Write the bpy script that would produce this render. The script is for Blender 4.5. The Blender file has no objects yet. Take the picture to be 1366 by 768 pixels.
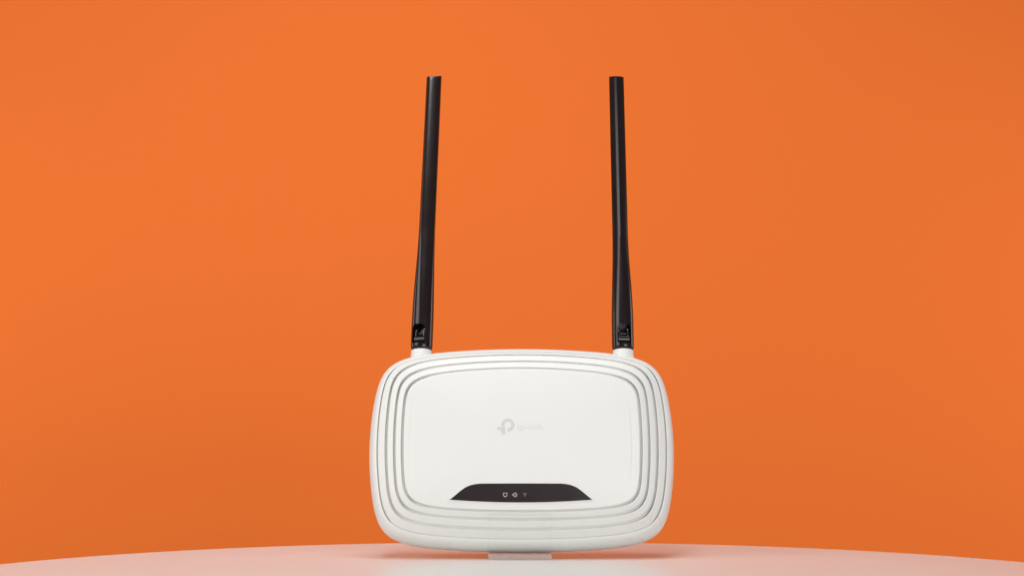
import bpy, bmesh, math
from mathutils import Vector, Matrix

R = math.radians
scene = bpy.context.scene
C = scene.collection

# ------------------------------------------------------------------ camera
cam_d = bpy.data.cameras.new('camera')
cam_d.lens = 50; cam_d.sensor_width = 36; cam_d.clip_start = 0.02; cam_d.clip_end = 50
cam = bpy.data.objects.new('camera', cam_d); C.objects.link(cam)
cam.location = (0, -0.9, 0.068)
cam.rotation_euler = (R(90 + 6.5), 0, 0)
scene.camera = cam

# ------------------------------------------------------------------ world, lamps, exposure
world = bpy.data.worlds.new('World'); scene.world = world; world.use_nodes = True
bg = world.node_tree.nodes['Background']
bg.inputs[0].default_value = (1.0, 0.98, 0.96, 1); bg.inputs[1].default_value = 0.14

def area(name, loc, target, w, h, watts, col=(1, 1, 1), spread=180):
    d = bpy.data.lights.new(name, 'AREA'); d.shape = 'RECTANGLE'
    d.size = w; d.size_y = h; d.energy = watts; d.color = col; d.spread = R(spread)
    o = bpy.data.objects.new(name, d); C.objects.link(o); o.location = loc
    o.rotation_euler = (Vector(target) - Vector(loc)).to_track_quat('-Z', 'Y').to_euler()
    return o

area('softbox_key', (-1.3, -0.75, 0.62), (0, 0, 0.10), 0.9, 0.9, 9.4, (1.0, 0.99, 0.97))
area('softbox_fill', (0.8, -1.6, 0.15), (0, 0, 0.10), 0.9, 0.6, 11.0, (0.98, 0.99, 1.0))
area('softbox_top', (0.0, -0.25, 1.5), (0, 0.0, 0.0), 0.7, 0.5, 8.5, (1, 1, 1))
area('backdrop_lamp', (-0.25, -1.15, 1.45), (-0.09, 0.95, 0.06), 0.5, 0.5, 2.4, (1.0, 0.98, 0.95), 75)
area('backdrop_lamp', (-1.25, 0.45, 0.22), (-0.1, 0.95, 0.08), 0.4, 0.6, 1.7, (1.0, 0.98, 0.95), 150)
area('backdrop_lamp', (1.25, 0.45, 0.22), (0.1, 0.95, 0.08), 0.4, 0.6, 2.2, (1.0, 0.98, 0.95), 150)

vs = scene.view_settings
vs.view_transform = 'Standard'; vs.look = 'None'; vs.exposure = 0; vs.gamma = 1
vs.use_curve_mapping = False

# ------------------------------------------------------------------ materials
def mat(name, col, rough=0.5, bump=0.0, scale=400.0, spec=0.5, var=0.0, vscale=30.0, metal=0.0, coat=0.0, detail=4.0):
    m = bpy.data.materials.new(name); m.use_nodes = True
    nt = m.node_tree; b = nt.nodes['Principled BSDF']
    b.inputs['Base Color'].default_value = (*col, 1)
    b.inputs['Roughness'].default_value = rough
    b.inputs['Specular IOR Level'].default_value = spec
    b.inputs['Metallic'].default_value = metal
    b.inputs['Coat Weight'].default_value = coat
    b.inputs['Coat Roughness'].default_value = 0.08
    tc = nt.nodes.new('ShaderNodeTexCoord')
    if bump > 0:
        n = nt.nodes.new('ShaderNodeTexNoise'); n.inputs['Scale'].default_value = scale
        n.inputs['Detail'].default_value = detail
        bp = nt.nodes.new('ShaderNodeBump'); bp.inputs['Strength'].default_value = bump
        bp.inputs['Distance'].default_value = 0.0005
        nt.links.new(tc.outputs['Object'], n.inputs['Vector'])
        nt.links.new(n.outputs['Fac'], bp.inputs['Height'])
        nt.links.new(bp.outputs['Normal'], b.inputs['Normal'])
    if var > 0:
        n2 = nt.nodes.new('ShaderNodeTexNoise'); n2.inputs['Scale'].default_value = vscale
        n2.inputs['Detail'].default_value = 6
        mx = nt.nodes.new('ShaderNodeMix'); mx.data_type = 'RGBA'
        mx.inputs['A'].default_value = (*[c * (1 - var) for c in col], 1)
        mx.inputs['B'].default_value = (*[min(1, c * (1 + var)) for c in col], 1)
        nt.links.new(tc.outputs['Object'], n2.inputs['Vector'])
        nt.links.new(n2.outputs['Fac'], mx.inputs['Factor'])
        nt.links.new(mx.outputs['Result'], b.inputs['Base Color'])
        mr = nt.nodes.new('ShaderNodeMapRange')
        mr.inputs['To Min'].default_value = max(0, rough - 0.05); mr.inputs['To Max'].default_value = rough + 0.05
        nt.links.new(n2.outputs['Fac'], mr.inputs['Value'])
        nt.links.new(mr.outputs['Result'], b.inputs['Roughness'])
    return m

M_wall = mat('orange_backdrop_paper', (0.92, 0.186, 0.027), 0.85, 0.25, 900, 0.25, 0.015, 3.0)
M_table = mat('white_satin_laminate', (0.78, 0.76, 0.74), 0.30, 0.06, 500, 0.42, 0.012, 25)
M_white = mat('white_router_plastic', (0.765, 0.765, 0.742), 0.42, 0.10, 2600, 0.4, 0.006, 60)
M_black = mat('black_antenna_plastic', (0.012, 0.0062, 0.0064), 0.20, 0.0, 1800, 0.40, 0.03, 80)
M_hinge = mat('black_gloss_hinge_plastic', (0.016, 0.013, 0.013), 0.16, 0.03, 900, 0.6, 0.05, 80)
M_window = mat('smoked_status_window', (0.026, 0.018, 0.019), 0.22, 0.02, 600, 0.5, 0.05, 90)
M_logo = mat('pale_grey_logo_print', (0.63, 0.605, 0.59), 0.45, 0.05, 1500, 0.4, 0.01, 90)
M_icon = mat('grey_icon_print', (0.46, 0.43, 0.42), 0.5, 0.03, 1500, 0.4, 0.02, 90)
M_icon_dim = mat('dim_icon_print', (0.20, 0.165, 0.16), 0.5, 0.03, 1500, 0.4, 0.02, 90)

M_clear = bpy.data.materials.new('clear_acrylic'); M_clear.use_nodes = True
nt = M_clear.node_tree; nt.nodes.clear()
out = nt.nodes.new('ShaderNodeOutputMaterial'); mixs = nt.nodes.new('ShaderNodeMixShader')
tr = nt.nodes.new('ShaderNodeBsdfTransparent'); gl = nt.nodes.new('ShaderNodeBsdfGlossy')
fr = nt.nodes.new('ShaderNodeFresnel'); ns = nt.nodes.new('ShaderNodeTexNoise'); mr = nt.nodes.new('ShaderNodeMapRange')
tr.inputs[0].default_value = (0.998, 0.997, 0.996, 1); fr.inputs['IOR'].default_value = 1.03
ns.inputs['Scale'].default_value = 80; mr.inputs['To Min'].default_value = 0.05; mr.inputs['To Max'].default_value = 0.12
nt.links.new(ns.outputs['Fac'], mr.inputs['Value']); nt.links.new(mr.outputs['Result'], gl.inputs['Roughness'])
nt.links.new(fr.outputs[0], mixs.inputs[0]); nt.links.new(tr.outputs[0], mixs.inputs[1])
nt.links.new(gl.outputs[0], mixs.inputs[2]); nt.links.new(mixs.outputs[0], out.inputs['Surface'])

M_frost = mat('frosted_acrylic', (0.80, 0.78, 0.77), 0.30, 0.04, 700, 0.4, 0.01, 60)
nt = M_frost.node_tree; mixs = nt.nodes.new('ShaderNodeMixShader'); tr = nt.nodes.new('ShaderNodeBsdfTransparent')
mixs.inputs[0].default_value = 0.36; tr.inputs[0].default_value = (0.98, 0.97, 0.965, 1)
nt.links.new(tr.outputs[0], mixs.inputs[1]); nt.links.new(nt.nodes['Principled BSDF'].outputs[0], mixs.inputs[2])
nt.links.new(mixs.outputs[0], nt.nodes['Material Output'].inputs['Surface'])

# ------------------------------------------------------------------ mesh helpers
def obj(name, bm, m, parent=None, sharp=35, smooth=True):
    bmesh.ops.recalc_face_normals(bm, faces=bm.faces[:])
    me = bpy.data.meshes.new(name); bm.to_mesh(me); bm.free()
    me.materials.append(m)
    if smooth:
        me.polygons.foreach_set('use_smooth', [True] * len(me.polygons))
        me.set_sharp_from_angle(angle=R(sharp))
    o = bpy.data.objects.new(name, me); C.objects.link(o)
    if parent: o.parent = parent
    return o

def tag(o, label=None, cat=None, kind=None):
    if label: o['label'] = label
    if cat: o['category'] = cat
    if kind: o['kind'] = kind
    return o

def loft(rows, close_u=True, cap0=False, cap1=False, closed_v=False):
    """rows: list of equal-length point lists -> quads"""
    bm = bmesh.new(); V = [[bm.verts.new(p) for p in r] for r in rows]; n = len(rows[0])
    pairs = list(zip(V[:-1], V[1:]))
    if closed_v: pairs.append((V[-1], V[0]))
    for a, b in pairs:
        for i in range(n if close_u else n - 1):
            j = (i + 1) % n
            bm.faces.new((a[i], a[j], b[j], b[i]))
    def fan(r):
        c = bm.verts.new(sum((v.co for v in r), Vector()) / n)
        for i in range(n): bm.faces.new((r[i], r[(i + 1) % n], c))
    if cap0: fan(V[0])
    if cap1: fan(V[-1])
    return bm

def bevel_box(cx, cy, cz, sx, sy, sz, r=0.0005, seg=2, mtx=None):
    bm = bmesh.new()
    bmesh.ops.create_cube(bm, size=1)
    bmesh.ops.scale(bm, vec=(sx, sy, sz), verts=bm.verts)
    bmesh.ops.bevel(bm, geom=bm.edges[:], offset=r, segments=seg, profile=0.5, affect='EDGES')
    bmesh.ops.translate(bm, vec=(cx, cy, cz), verts=bm.verts)
    if mtx: bmesh.ops.transform(bm, matrix=mtx, verts=bm.verts)
    return bm

# ------------------------------------------------------------------ backdrop and table
def build_backdrop():
    bm = bmesh.new(); y = 0.95; nx, nz = 24, 16
    V = [[bm.verts.new((-3 + 6 * i / nx, y + 0.004 * math.sin(i * 1.3) * math.cos(k * 0.7), -0.8 + 3.4 * k / nz)) for i in range(nx + 1)] for k in range(nz + 1)]
    for k in range(nz):
        for i in range(nx): bm.faces.new((V[k][i], V[k][i + 1], V[k + 1][i + 1], V[k + 1][i]))
    return tag(obj('backdrop_wall', bm, M_wall), kind='structure')
build_backdrop()

TC = (0.006, -0.165); TR = 0.345
def build_table():
    prof = [(0.0, 0.0), (0.10, 0.0), (0.25, 0.0), (TR - 0.004, 0.0)]
    for k in range(1, 9):
        a = math.pi / 2 * k / 8
        prof.append((TR - 0.004 + 0.004 * math.sin(a), -0.004 + 0.004 * math.cos(a)))
    for k in range(0, 9):
        a = math.pi / 2 * k / 8
        prof.append((TR - 0.006 + 0.006 * math.cos(a), -0.016 - 0.006 * math.sin(a)))
    prof.append((0.05, -0.022))
    n = 192
    rows = [[(TC[0] + max(r, 1e-4) * math.cos(2 * math.pi * i / n), TC[1] + max(r, 1e-4) * math.sin(2 * math.pi * i / n), z) for i in range(n)] for r, z in prof]
    bm = loft(rows, cap0=True, cap1=True)
    o = obj('round_table', bm, M_table, sharp=50)
    return tag(o, 'round glossy white tabletop under the upright router', 'table')
build_table()

# ------------------------------------------------------------------ router
T = R(9.0)
O = Vector((0.00617, 0.0257, 0.0705))
YB = -0.0677                       # local height of the router's lowest edge
UL = Vector((0, math.sin(T), math.cos(T))); NL = Vector((0, -math.cos(T), math.sin(T)))
router = bpy.data.objects.new('wifi_router', None); C.objects.link(router)
router.empty_display_size = 0.05
router.location = O + UL * YB
router.rotation_euler = (R(90) - T, 0, 0)
tag(router, 'white rounded router standing upright on the table with two tall black antennas', 'router')

def sh(p): return (p[0], p[1] - YB, p[2])      # fit frame -> router frame
def robj(name, bm, m, parent=router, **k):
    bmesh.ops.translate(bm, vec=(0, -YB, 0), verts=bm.verts)
    return obj(name, bm, m, parent, **k)

NSEG = 288
# knots: (half width, half height, centre y, z, top bulge, bottom bulge, side bulge, exponent)   mm
KN = [(98.2, 65.4, -2.3, 0.0, .120, .105, .110, 9.0),     # widest outline
      (92.1, 59.9, -0.6, 15.0, .128, .100, .090, 9.0),    # groove 4
      (86.1, 55.7, 0.7, 18.5, .135, .095, .070, 9.0),     # groove 3
      (80.7, 50.3, 1.06, 21.0, .143, .090, .055, 9.0),    # groove 2
      (75.6, 45.4, 1.09, 23.0, .150, .085, .042, 9.2)]    # groove 1
def params(t):
    t = max(0.0, min(4.0, t)); i = min(3, int(t)); f = t - i
    return [a + (b - a) * f for a, b in zip(KN[i], KN[i + 1])]
def radius(P, th):
    a, b, cy, z, kt, kb, ks, n = P
    c, s = math.cos(th), math.sin(th)
    lo, hi = 0.0, 1.6 * a
    for _ in range(40):
        m = (lo + hi) / 2
        x, y = abs(m * c) / a, abs(m * s) / b
        X = 1 - ks * min(y, 1) ** 2; Y = 1 - (kt if s > 0 else kb) * min(x, 1) ** 2
        if (x / X) ** n + (y / Y) ** n > 1: hi = m
        else: lo = m
    return lo
# angles spaced by arc length on the outline so corners stay smooth
def even_angles():
    P = KN[2]; N = 4000; pts = []
    for i in range(N + 1):
        th = 2 * math.pi * i / N; r = radius(P, th); pts.append((r * math.cos(th), r * math.sin(th), th))
    L = [0]
    for p, q in zip(pts[:-1], pts[1:]): L.append(L[-1] + math.hypot(q[0] - p[0], q[1] - p[1]))
    outp = []; k = 0
    for i in range(NSEG):
        d = L[-1] * i / NSEG
        while L[k + 1] < d: k += 1
        f = (d - L[k]) / (L[k + 1] - L[k]); outp.append(pts[k][2] + f * (pts[k + 1][2] - pts[k][2]))
    return outp
ANG = even_angles()
def side_w(P, th):
    """1 along the left and right flanks, 0 along top and bottom edges"""
    r = radius(P, th); x, y = abs(r * math.cos(th)) / P[0], abs(r * math.sin(th)) / P[1]
    w = (x - y + 0.22) / 0.44
    w = max(0, min(1, w)); return w * w * (3 - 2 * w)
SW = [side_w(KN[2], th) for th in ANG]
_rc = {}
def contour(t, dz=None, zs=None):
    """ring of points (m) at contour t; dz: list of mm offsets along z"""
    key = round(t, 4)
    if key not in _rc:
        P = params(t); _rc[key] = (P, [radius(P, th) for th in ANG])
    P, rr = _rc[key]; z = P[3] if zs is None else zs
    return [(r * math.cos(th) * 1e-3, (P[2] + r * math.sin(th)) * 1e-3, (z + (dz[i] if dz else 0)) * 1e-3) for i, (r, th) in enumerate(zip(rr, ANG))]
def scaled(t, k, z):
    P = params(t); contour(t); rr = _rc[round(t, 4)][1]
    return [(r * k * math.cos(th) * 1e-3, (P[2] + r * k * math.sin(th)) * 1e-3, z * 1e-3) for r, th in zip(rr, ANG)]

D_SIDE, D_TOP = 3.2, 1.1
DEP = [D_TOP + (D_SIDE - D_TOP) * w for w in SW]
EO, EI = 0.13, 0.145        # half groove widths in contour units
def neg(f): return [-d * f for d in DEP]

def build_shell():
    rows = [scaled(0, 0.90, -9.0), scaled(0, 0.955, -9.0), scaled(0, 0.972, -8.6), scaled(0, 0.982, -7.6)]
    # gentle curved wall from the back plate to the widest line and over to the first groove
    for u in (0.0, 0.2, 0.4, 0.6, 0.8, 1.0):
        rows.append(scaled(0, 0.984 + 0.016 * math.sin(u * math.pi / 2), -7.0 + 7.0 * u))
    def wall(u):                # u 0..1 from widest line to groove 4, convex
        P0, P1 = KN[0], KN[1]
        a = u * math.pi / 2
        fz = math.sin(a * 0.97) / math.sin(math.pi / 2 * 0.97); fr = 1 - math.cos(a * 0.92); fr /= 1 - math.cos(math.pi / 2 * 0.92)
        t = fr; P = params(t); return t, fz * KN[1][3]
    e = 0.965
    for u in [0.1, 0.2, 0.3, 0.4, 0.5, 0.6, 0.7, 0.8, 0.88, 0.94, e]:
        t, z = wall(u)
        rows.append([Vector(p) for p in contour(t, zs=z)])
    t, z = wall(e)
    rows.append(contour(t + 0.012, [-0.15 - 0.8 * w for w in SW], z))
    rows.append(contour(t + 0.02, [-0.9 - 1.2 * w for w in SW], z))
    # floor of the grooves
    for k in range(0, 13):
        tt = 1.0 + 3.0 * k / 12 + (0.05 if k == 0 else 0)
        P = params(tt)
        rows.append(contour(tt, neg(0.4 if k < 2 else 1.0)))
    rows.append(scaled(4, 0.9, 21.0))
    return robj('shell', loft(rows, cap0=True, cap1=True), M_white, sharp=60)
shell = build_shell()

SW4 = [max(0, (w - 0.55) / 0.45) for w in SW]
def blend(t_lo, t_hi, dz, W):
    """contour whose t runs from t_lo (top and bottom edges) to t_hi (flanks)"""
    A, B = contour(t_lo), contour(t_hi)
    return [tuple(p + (q - p) * w for p, q in zip(a_, b_)) [:2] + (a_[2] + (b_[2] - a_[2]) * w + d * 1e-3,) for a_, b_, w, d in zip(A, B, W, dz)]
def ridge(t0, t1, first=False):
    """raised band between outer contour t0 and inner contour t1: rolled outer edge, crisp inner edge"""
    lo, hi = (t0 - 0.10, t0 + 0.07) if first else (t0 + EO, t0 + EO)
    b = t1 - EI
    fo = SW4 if first else [1.0] * NSEG; W = SW4
    rows = [blend(lo, hi, [-d * 1.05 - (0.6 if first else 0) for d in DEP], W)]
    def row(u, drop, crown=0.0):
        rows.append(blend(lo + u * (b - lo), hi + u * (b - hi), [-d * drop * (f if u < .5 else 1.0) + crown for d, f in zip(DEP, fo)], W))
    row(0, 0.75)
    for u, dr in ((0.008, 0.34), (0.02, 0.16), (0.04, 0.08), (0.07, 0.03), (0.11, 0.008), (0.16, 0.0), (0.30, 0.0)):
        row(u * 1.15, dr, 0.10 * math.sin(math.pi * min(1, u)))
    for u in (0.55, 0.7, 0.82, 0.90): row(u, 0.0, 0.12)
    row(0.95, 0.02, 0.10); row(0.98, 0.07, 0.06); row(1.0, 0.18); row(1.0, 0.4); row(1.0, 1.05)
    return robj('ridge', loft(rows), M_white, sharp=60)
for t0, t1 in ((1, 2), (2, 3), (3, 4)): ridge(t0, t1, first=(t0 == 1))

# front panel ---------------------------------------------------------------
P1 = KN[4]; S0 = 0.989                 # edge of the panel just inside groove 1
DOME = 2.6
def zpan(s): return P1[3] + 0.25 + DOME * (1 - s ** 2.2)
def build_panel():
    rows = []
    rows.append([(p[0], p[1], p[2] - d * 1.05e-3) for p, d in zip(scaled(4, S0, P1[3]), DEP)])
    edge = zpan(0.93)
    for s, dr in ((S0, 0.45), (0.9885, 0.22), (0.9865, 0.1), (0.984, 0.04), (0.978, 0.01), (0.965, 0.0)):
        rows.append([(p[0], p[1], p[2] - d * dr * 1e-3) for p, d in zip(scaled(4, s, zpan(s)), DEP)])
    for s in (0.95, 0.938):
        rows.append(scaled(4, s, zpan(s)))
    # faint crease along both flanks
    for s, g in ((0.926, 0.02), (0.9235, 0.16), (0.921, 0.16), (0.918, 0.0)):
        rows.append([(p[0], p[1], p[2] - g * max(0, min(1, (30 - abs(p[1] * 1e3 - 1)) / 14)) * w * 1e-3) for p, w in zip(scaled(4, s, zpan(s)), SW)])
    for s in (0.90, 0.87, 0.82, 0.76, 0.68, 0.6, 0.5, 0.4, 0.3, 0.2, 0.1, 0.04):
        rows.append(scaled(4, s, zpan(s)))
    return robj('front_panel', loft(rows, cap1=True), M_white, sharp=60)
panel = build_panel()

def zsurf(x, y):
    """panel height (mm) above point x,y (mm)"""
    dy = y - P1[2]; r = math.hypot(x, dy)
    if r < 1e-6: return zpan(0)
    return zpan(min(1, r / radius(P1, math.atan2(dy, x))))

def on_panel(bm, lift):
    for v in bm.verts:
        v.co = Vector((v.co.x * 1e-3, v.co.y * 1e-3, (zsurf(v.co.x, v.co.y) + lift + v.co.z) * 1e-3))
    return bm

# status window ---------------------------------------------------------------
def win_top(x, off=0.0):
    ax = abs(x + 0.55); k = ax
    pts = [(0, -27.3), (25.0, -27.4), (28.5, -27.7), (31.5, -28.4), (34.5, -29.6), (37.0, -31.3), (39.6, -33.4), (42.0, -35.4), (44.4, -37.3), (48, -40.4)]
    for (x0, y0), (x1, y1) in zip(pts[:-1], pts[1:]):
        if x0 <= k <= x1:
            return y0 + (y1 - y0) * (k - x0) / (x1 - x0) + off
    return pts[-1][1] + off
def win_bot(x, off=0.0): return -39.0 + 1.7 * ((x + 0.55) / 44.4) ** 2 - off
def window_mesh(half, otop, obot, thick, rim):
    N = 96; top = []; bot = []
    for i in range(N + 1):
        u = -1 + 2 * i / N; x = -0.55 + half * math.copysign(abs(u) ** 0.85, u)
        yt, yb = win_top(x, otop), win_bot(x, obot)
        if yt < yb: yt = yb + 0.02
        top.append((x, yt)); bot.append((x, yb))
    bm = bmesh.new()
    K = 6
    grid = [[bm.verts.new((b[0], b[1] + (t[1] - b[1]) * k / K, thick)) for t, b in zip(top, bot)] for k in range(K + 1)]
    for k in range(K):
        for i in range(N): bm.faces.new((grid[k][i], grid[k][i + 1], grid[k + 1][i + 1], grid[k + 1][i]))
    loop = grid[0] + [grid[k][N] for k in range(1, K)] + grid[K][::-1] + [grid[k][0] for k in range(K - 1, 0, -1)]
    low = [bm.verts.new((v.co.x, v.co.y, -0.6)) for v in loop]
    for i in range(len(loop)):
        j = (i + 1) % len(loop); bm.faces.new((loop[i], low[i], low[j], loop[j]))
    return bm
bez = robj('window_bezel', on_panel(window_mesh(46.0, 1.1, 0.5, 0.34, 0), 0.0), M_white, sharp=40)
win = robj('status_window', on_panel(window_mesh(44.5, 0.0, 0.0, 0.42, 0), 0.0), M_window, sharp=40)

def flat(polys, lift, thick=0.06):
    """thin raised prints from 2d polygons (mm), draped on the panel"""
    bm = bmesh.new()
    for poly in polys:
        a = [bm.verts.new((x, y, thick)) for x, y in poly]; b = [bm.verts.new((x, y, -0.05)) for x, y in poly]
        bm.faces.new(a); bm.faces.new(b[::-1])
        for i in range(len(poly)):
            j = (i + 1) % len(poly); bm.faces.new((a[i], b[i], b[j], a[j]))
    bmesh.ops.triangulate(bm, faces=bm.faces[:])
    return on_panel(bm, lift)
def arc_band(cx, cy, r0, r1, a0, a1, n=28):
    A = [R(a0 + (a1 - a0) * i / n) for i in range(n + 1)]
    return [[(cx + r1 * math.cos(p), cy + r1 * math.sin(p)), (cx + r1 * math.cos(q), cy + r1 * math.sin(q)),
             (cx + r0 * math.cos(q), cy + r0 * math.sin(q)), (cx + r0 * math.cos(p), cy + r0 * math.sin(p))] for p, q in zip(A[:-1], A[1:])]
def rect(x0, y0, x1, y1): return [(x0, y0), (x1, y0), (x1, y1), (x0, y1)]
def seg(x0, y0, x1, y1, w):
    d = math.hypot(x1 - x0, y1 - y0); nx, ny = -(y1 - y0) / d * w / 2, (x1 - x0) / d * w / 2
    return [(x0 + nx, y0 + ny), (x1 + nx, y1 + ny), (x1 - nx, y1 - ny), (x0 - nx, y0 - ny)]

iy = -34.3
ix = -10.4                     # monitor icon
mon = [rect(ix - 1.35, iy + 0.85, ix + 1.35, iy + 1.2), rect(ix - 1.35, iy - .4, ix - 1.0, iy + .85), rect(ix + 1.0, iy - .4, ix + 1.35, iy + .85),
       seg(ix - 1.2, iy - .35, ix - .6, iy - .85, .38), seg(ix + 1.2, iy - .35, ix + .6, iy - .85, .38), rect(ix - .75, iy - 1.35, ix + .75, iy - .8)]
tag(robj('status_icon', flat(mon, 0.42), M_icon, win, smooth=False), 'small grey monitor icon')
ix = -4.2                      # globe icon
glo = arc_band(ix, iy - .05, 0.95, 1.3, 0, 360, 24) + [seg(ix - 1.9, iy, ix - 1.1, iy + .35, .35), seg(ix - 1.9, iy, ix - 1.1, iy - .35, .35), rect(ix - .15, iy - 1.0, ix + .15, iy + .9)]
tag(robj('status_icon', flat(glo, 0.42), M_icon, win, smooth=False), 'small grey globe icon')
ix = 1.9                       # wireless icon
wif = arc_band(ix, iy - .7, 1.45, 1.75, 45, 135, 10) + arc_band(ix, iy - .7, .8, 1.1, 45, 135, 8) + arc_band(ix, iy - .6, 0.0, .4, 0, 360, 10)
tag(robj('status_icon', flat(wif, 0.42), M_icon_dim, win, smooth=False), 'faint wireless wave icon')

# logo mark and lettering -------------------------------------------------------
s = 0.486                      # mm per photo pixel on the panel
lx, ly = -8.8, 9.4
mark = arc_band(lx, ly, 4.1 * s, 8.7 * s, -92, 196, 48)
mark += [seg(lx - 13.6 * s, ly - 4.6 * s, lx - 9.2 * s, ly - 4.6 * s, 4.3 * s),
         [(lx - 9.4 * s, ly - 2.5 * s), (lx - 3.4 * s, ly - 2.5 * s), (lx - 3.2 * s, ly - 11.8 * s), (lx - 5.2 * s, ly - 12.5 * s), (lx - 7.6 * s, ly - 11.4 * s), (lx - 9.4 * s, ly - 6.6 * s)]]
mk = tag(robj('logo_mark', flat(mark, 0.0, 0.045), M_logo, panel, smooth=False), 'pale grey looped emblem')
def lettering():
    cu = bpy.data.curves.new('lettering', 'FONT'); cu.body = 'tp-link'; cu.size = 9.2; cu.space_character = 1.02
    to = bpy.data.objects.new('lettering_source', cu); C.objects.link(to)
    dg = bpy.context.evaluated_depsgraph_get(); dg.update()
    me = to.evaluated_get(dg).to_mesh(); bm = bmesh.new(); bm.from_mesh(me); to.evaluated_get(dg).to_mesh_clear()
    bpy.data.objects.remove(to); bpy.data.curves.remove(cu)
    xs = [v.co.x for v in bm.verts]; ys = [v.co.y for v in bm.verts]
    x0, x1 = min(xs), max(xs); k = (13.7 + 3.2) / (x1 - x0)
    for v in bm.verts: v.co = Vector((-3.2 + (v.co.x - x0) * k, 6.35 + v.co.y * k * 0.95, 0.04))
    return on_panel(bm, 0.0)
M_logo2 = mat('faint_grey_lettering_print', (0.675, 0.665, 0.65), 0.45, 0.05, 1500, 0.4, 0.01, 90)
tag(robj('lettering', lettering(), M_logo2, panel, smooth=False), 'very pale grey lettering')

# antenna mounts and antennas -----------------------------------------------------
def mount(x):
    rows = []
    n = 48
    prof = [(40.0, 7.4), (52.0, 7.2), (57.5, 7.0), (60.5, 6.75), (61.7, 6.7), (62.2, 6.55), (62.5, 6.25), (62.6, 5.2)]
    for y, r in prof:
        rows.append([((x + r * math.cos(2 * math.pi * i / n)) * 1e-3, y * 1e-3, (4.5 + r * 1.02 * math.sin(2 * math.pi * i / n)) * 1e-3) for i in range(n)])
    return robj('antenna_mount', loft(rows, cap0=True, cap1=True), M_white, sharp=50)
mount(-65.6); mount(66.7)

AY0, AY1 = 62.9, 256.3
def lerp(tab, y):
    for (y0, v0), (y1, v1) in zip(tab[:-1], tab[1:]):
        if y <= y1:
            f = max(0, (y - y0) / (y1 - y0)); f = f * f * (3 - 2 * f) if abs(v1 - v0) > .3 else f
            return v0 + (v1 - v0) * f
    return tab[-1][1]
def blade_r(y, up):
    f = max(0, min(1, (y - 18) / 62)); f = f * f * (3 - 2 * f)
    r = 7.2 + (up + 0.1 - 7.2) * f - 0.15 * max(0, (y - 80) / 114)
    if y < 2.5: r -= 0.9 * (1 - math.sqrt(max(0, 1 - (1 - y / 2.5) ** 2)))
    return r
PT = [(0, 2.0), (22, 2.0), (40, 1.75), (60, 1.38), (80, 1.2), (194.3, 1.15)]
OT = [(0, 0.0), (22, 0.15), (40, 0.2), (70, 0.0), (194.3, 0.0)]    # outward swell of the base
def linear(tab, y):
    for (y0, v0), (y1, v1) in zip(tab[:-1], tab[1:]):
        if y <= y1: return v0 + (v1 - v0) * max(0, (y - y0) / (y1 - y0))
    return tab[-1][1]
def antenna_bm(sgn, rot, cut_slant, up):
    n = 72; rows = []
    L = AY1 - AY0
    ys = [0, 0.25, 0.7, 1.4, 2.5] + [2.5 + (L - 5.0) * k / 90 for k in range(1, 91)] + [L - 0.1, L]
    for y in ys:
        r = blade_r(y, up)
        if y > L - 0.2: r -= 0.12 if y == L else 0.03
        p = linear(PT, y); row = []
        for i in range(n):
            th = 2 * math.pi * i / n + rot
            c, s_ = math.cos(2 * math.pi * i / n), math.sin(2 * math.pi * i / n)
            q = (abs(c) ** p + abs(s_) ** p) ** (-1 / p)
            k = (abs(c) ** 40 + abs(s_) ** 40); q = q * (1 - 0.05 * k * (2 - p) / 0.85)
            x, z = q * r * math.cos(th), q * r * math.sin(th)
            yy = y + ((cut_slant * x - 0.33 * z) if y > L - 0.5 else 0)
            row.append(((x + sgn * linear(OT, y)) * 1e-3, yy * 1e-3, z * 1e-3))
        rows.append(row)
    return loft(rows, cap0=True, cap1=True)
def cutter_bm(rot):
    """hinge slot: arch-topped prism cut into the front of the base"""
    hw = 4.5; y0, y1 = 3.3, 16.0; rr = 2.6
    pts = [(-hw, y0 + .8), (-hw + .8, y0), (hw - .8, y0), (hw, y0 + .8)]
    for k in range(0, 7):
        a = math.pi / 2 * k / 6; pts.append((hw - rr + rr * math.cos(a), y1 - rr + rr * math.sin(a)))
    for k in range(0, 7):
        a = math.pi / 2 + math.pi / 2 * k / 6; pts.append((-hw + rr + rr * math.cos(a), y1 - rr + rr * math.sin(a)))
    bm = loft([[(x * 1e-3, y * 1e-3, -0.0008) for x, y in pts], [(x * 1e-3, y * 1e-3, 0.012) for x, y in pts]], cap0=True, cap1=True)
    bmesh.ops.rotate(bm, matrix=Matrix.Rotation(rot, 3, 'Y'), verts=bm.verts)
    bmesh.ops.recalc_face_normals(bm, faces=bm.faces[:])
    return bm
def cylinder_x(x0, x1, y, z, r, n=32, e=0.25):
    rows = []
    for x, q in ((x0, r - e), (x0 + e, r), (x1 - e, r), (x1, r - e)):
        rows.append([(x * 1e-3, (y + q * math.cos(2 * math.pi * i / n)) * 1e-3, (z + q * math.sin(2 * math.pi * i / n)) * 1e-3) for i in range(n)])
    return loft(rows, cap0=True, cap1=True)

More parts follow.
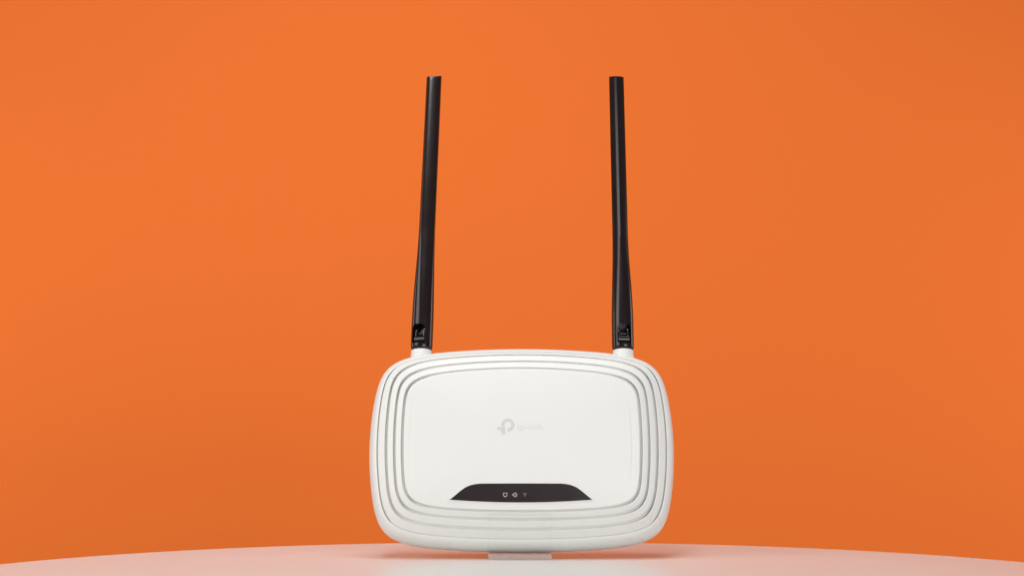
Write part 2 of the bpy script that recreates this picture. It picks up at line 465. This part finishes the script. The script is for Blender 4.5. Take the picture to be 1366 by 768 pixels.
def antenna(x, tilt, yaw, turn, up, sgn, slant, label):
    """yaw: turn about the antenna's own length; tilt: lean in the plane of the face"""
    ridge_rot = math.pi / 2 - turn
    src = bpy.data.objects.new('antenna_source', bpy.data.meshes.new('antenna_source'))
    bm = antenna_bm(sgn, ridge_rot, slant, up); bmesh.ops.recalc_face_normals(bm, faces=bm.faces[:]); bm.to_mesh(src.data); bm.free(); C.objects.link(src)
    cut = bpy.data.objects.new('slot_source', bpy.data.meshes.new('slot_source'))
    bm = cutter_bm(yaw); bmesh.ops.translate(bm, vec=(sgn * 0.0, 0, 0), verts=bm.verts); bm.to_mesh(cut.data); bm.free(); C.objects.link(cut)
    md = src.modifiers.new('slot', 'BOOLEAN'); md.operation = 'DIFFERENCE'; md.object = cut; md.solver = 'EXACT'
    dg = bpy.context.evaluated_depsgraph_get(); dg.update()
    me = bpy.data.meshes.new_from_object(src.evaluated_get(dg))
    bpy.data.objects.remove(src); bpy.data.objects.remove(cut)
    me.name = 'antenna'; me.materials.clear(); me.materials.append(M_black)
    me.polygons.foreach_set('use_smooth', [True] * len(me.polygons)); me.set_sharp_from_angle(angle=R(38))
    a = bpy.data.objects.new('antenna', me); C.objects.link(a); a.parent = router
    a.location = (x * 1e-3, AY0 * 1e-3 - YB, 0.0045); a.rotation_euler = (0, 0, -tilt)
    a['label'] = label
    ry = Matrix.Rotation(yaw, 4, 'Y'); off = Matrix.Translation((sgn * 0.0, 0, 0))
    def sub(name, bm, m=M_hinge):
        bmesh.ops.transform(bm, matrix=off @ ry, verts=bm.verts); o = obj(name, bm, m, a, sharp=40); return o
    sub('hinge_barrel', cylinder_x(-3.9, 3.9, 6.6, 2.0, 2.7))
    sub('hinge_arm', bevel_box(-2.9e-3, 9.6e-3, 2.1e-3, 1.5e-3, 6.2e-3, 3.6e-3, .0004, 2))
    sub('hinge_arm', bevel_box(2.9e-3, 10.0e-3, 2.1e-3, 1.5e-3, 7.2e-3, 3.6e-3, .0004, 2))
    sub('hinge_pin', cylinder_x(-2.2, 2.2, 10.6, 1.0, 0.9, 20, .15))
    return a
antenna(-65.5, R(1.62), R(-20), R(-40), 6.8, -1, 0.10, 'black antenna leaning slightly inward with a lit left facet')
antenna(66.6, R(-0.17), R(6), R(-2), 5.35, 1, -0.02, 'straight upright black antenna')

# clear stand ----------------------------------------------------------------------
stand = bpy.data.objects.new('display_stand', None); C.objects.link(stand)
stand.location = (0.005, 0.02, 0)
tag(stand, 'small clear acrylic holder under the middle of the router', 'stand')
W = 0.0395
obj('base_plate', bevel_box(0, 0.012, 0.0019, W, 0.062, 0.0032, 0.0004, 2), M_frost, stand)
lean = Matrix.Rotation(-T, 4, 'X')
obj('front_lip', bevel_box(0, 0, 0.0125, W, 0.0018, 0.025, 0.0003, 2, Matrix.Translation((0, -0.0278, 0.0037)) @ lean), M_clear, stand)
obj('back_rest', bevel_box(0, 0, 0.030, W, 0.0025, 0.060, 0.0004, 2, Matrix.Translation((0, 0.0105, 0.0037)) @ lean), M_clear, stand)
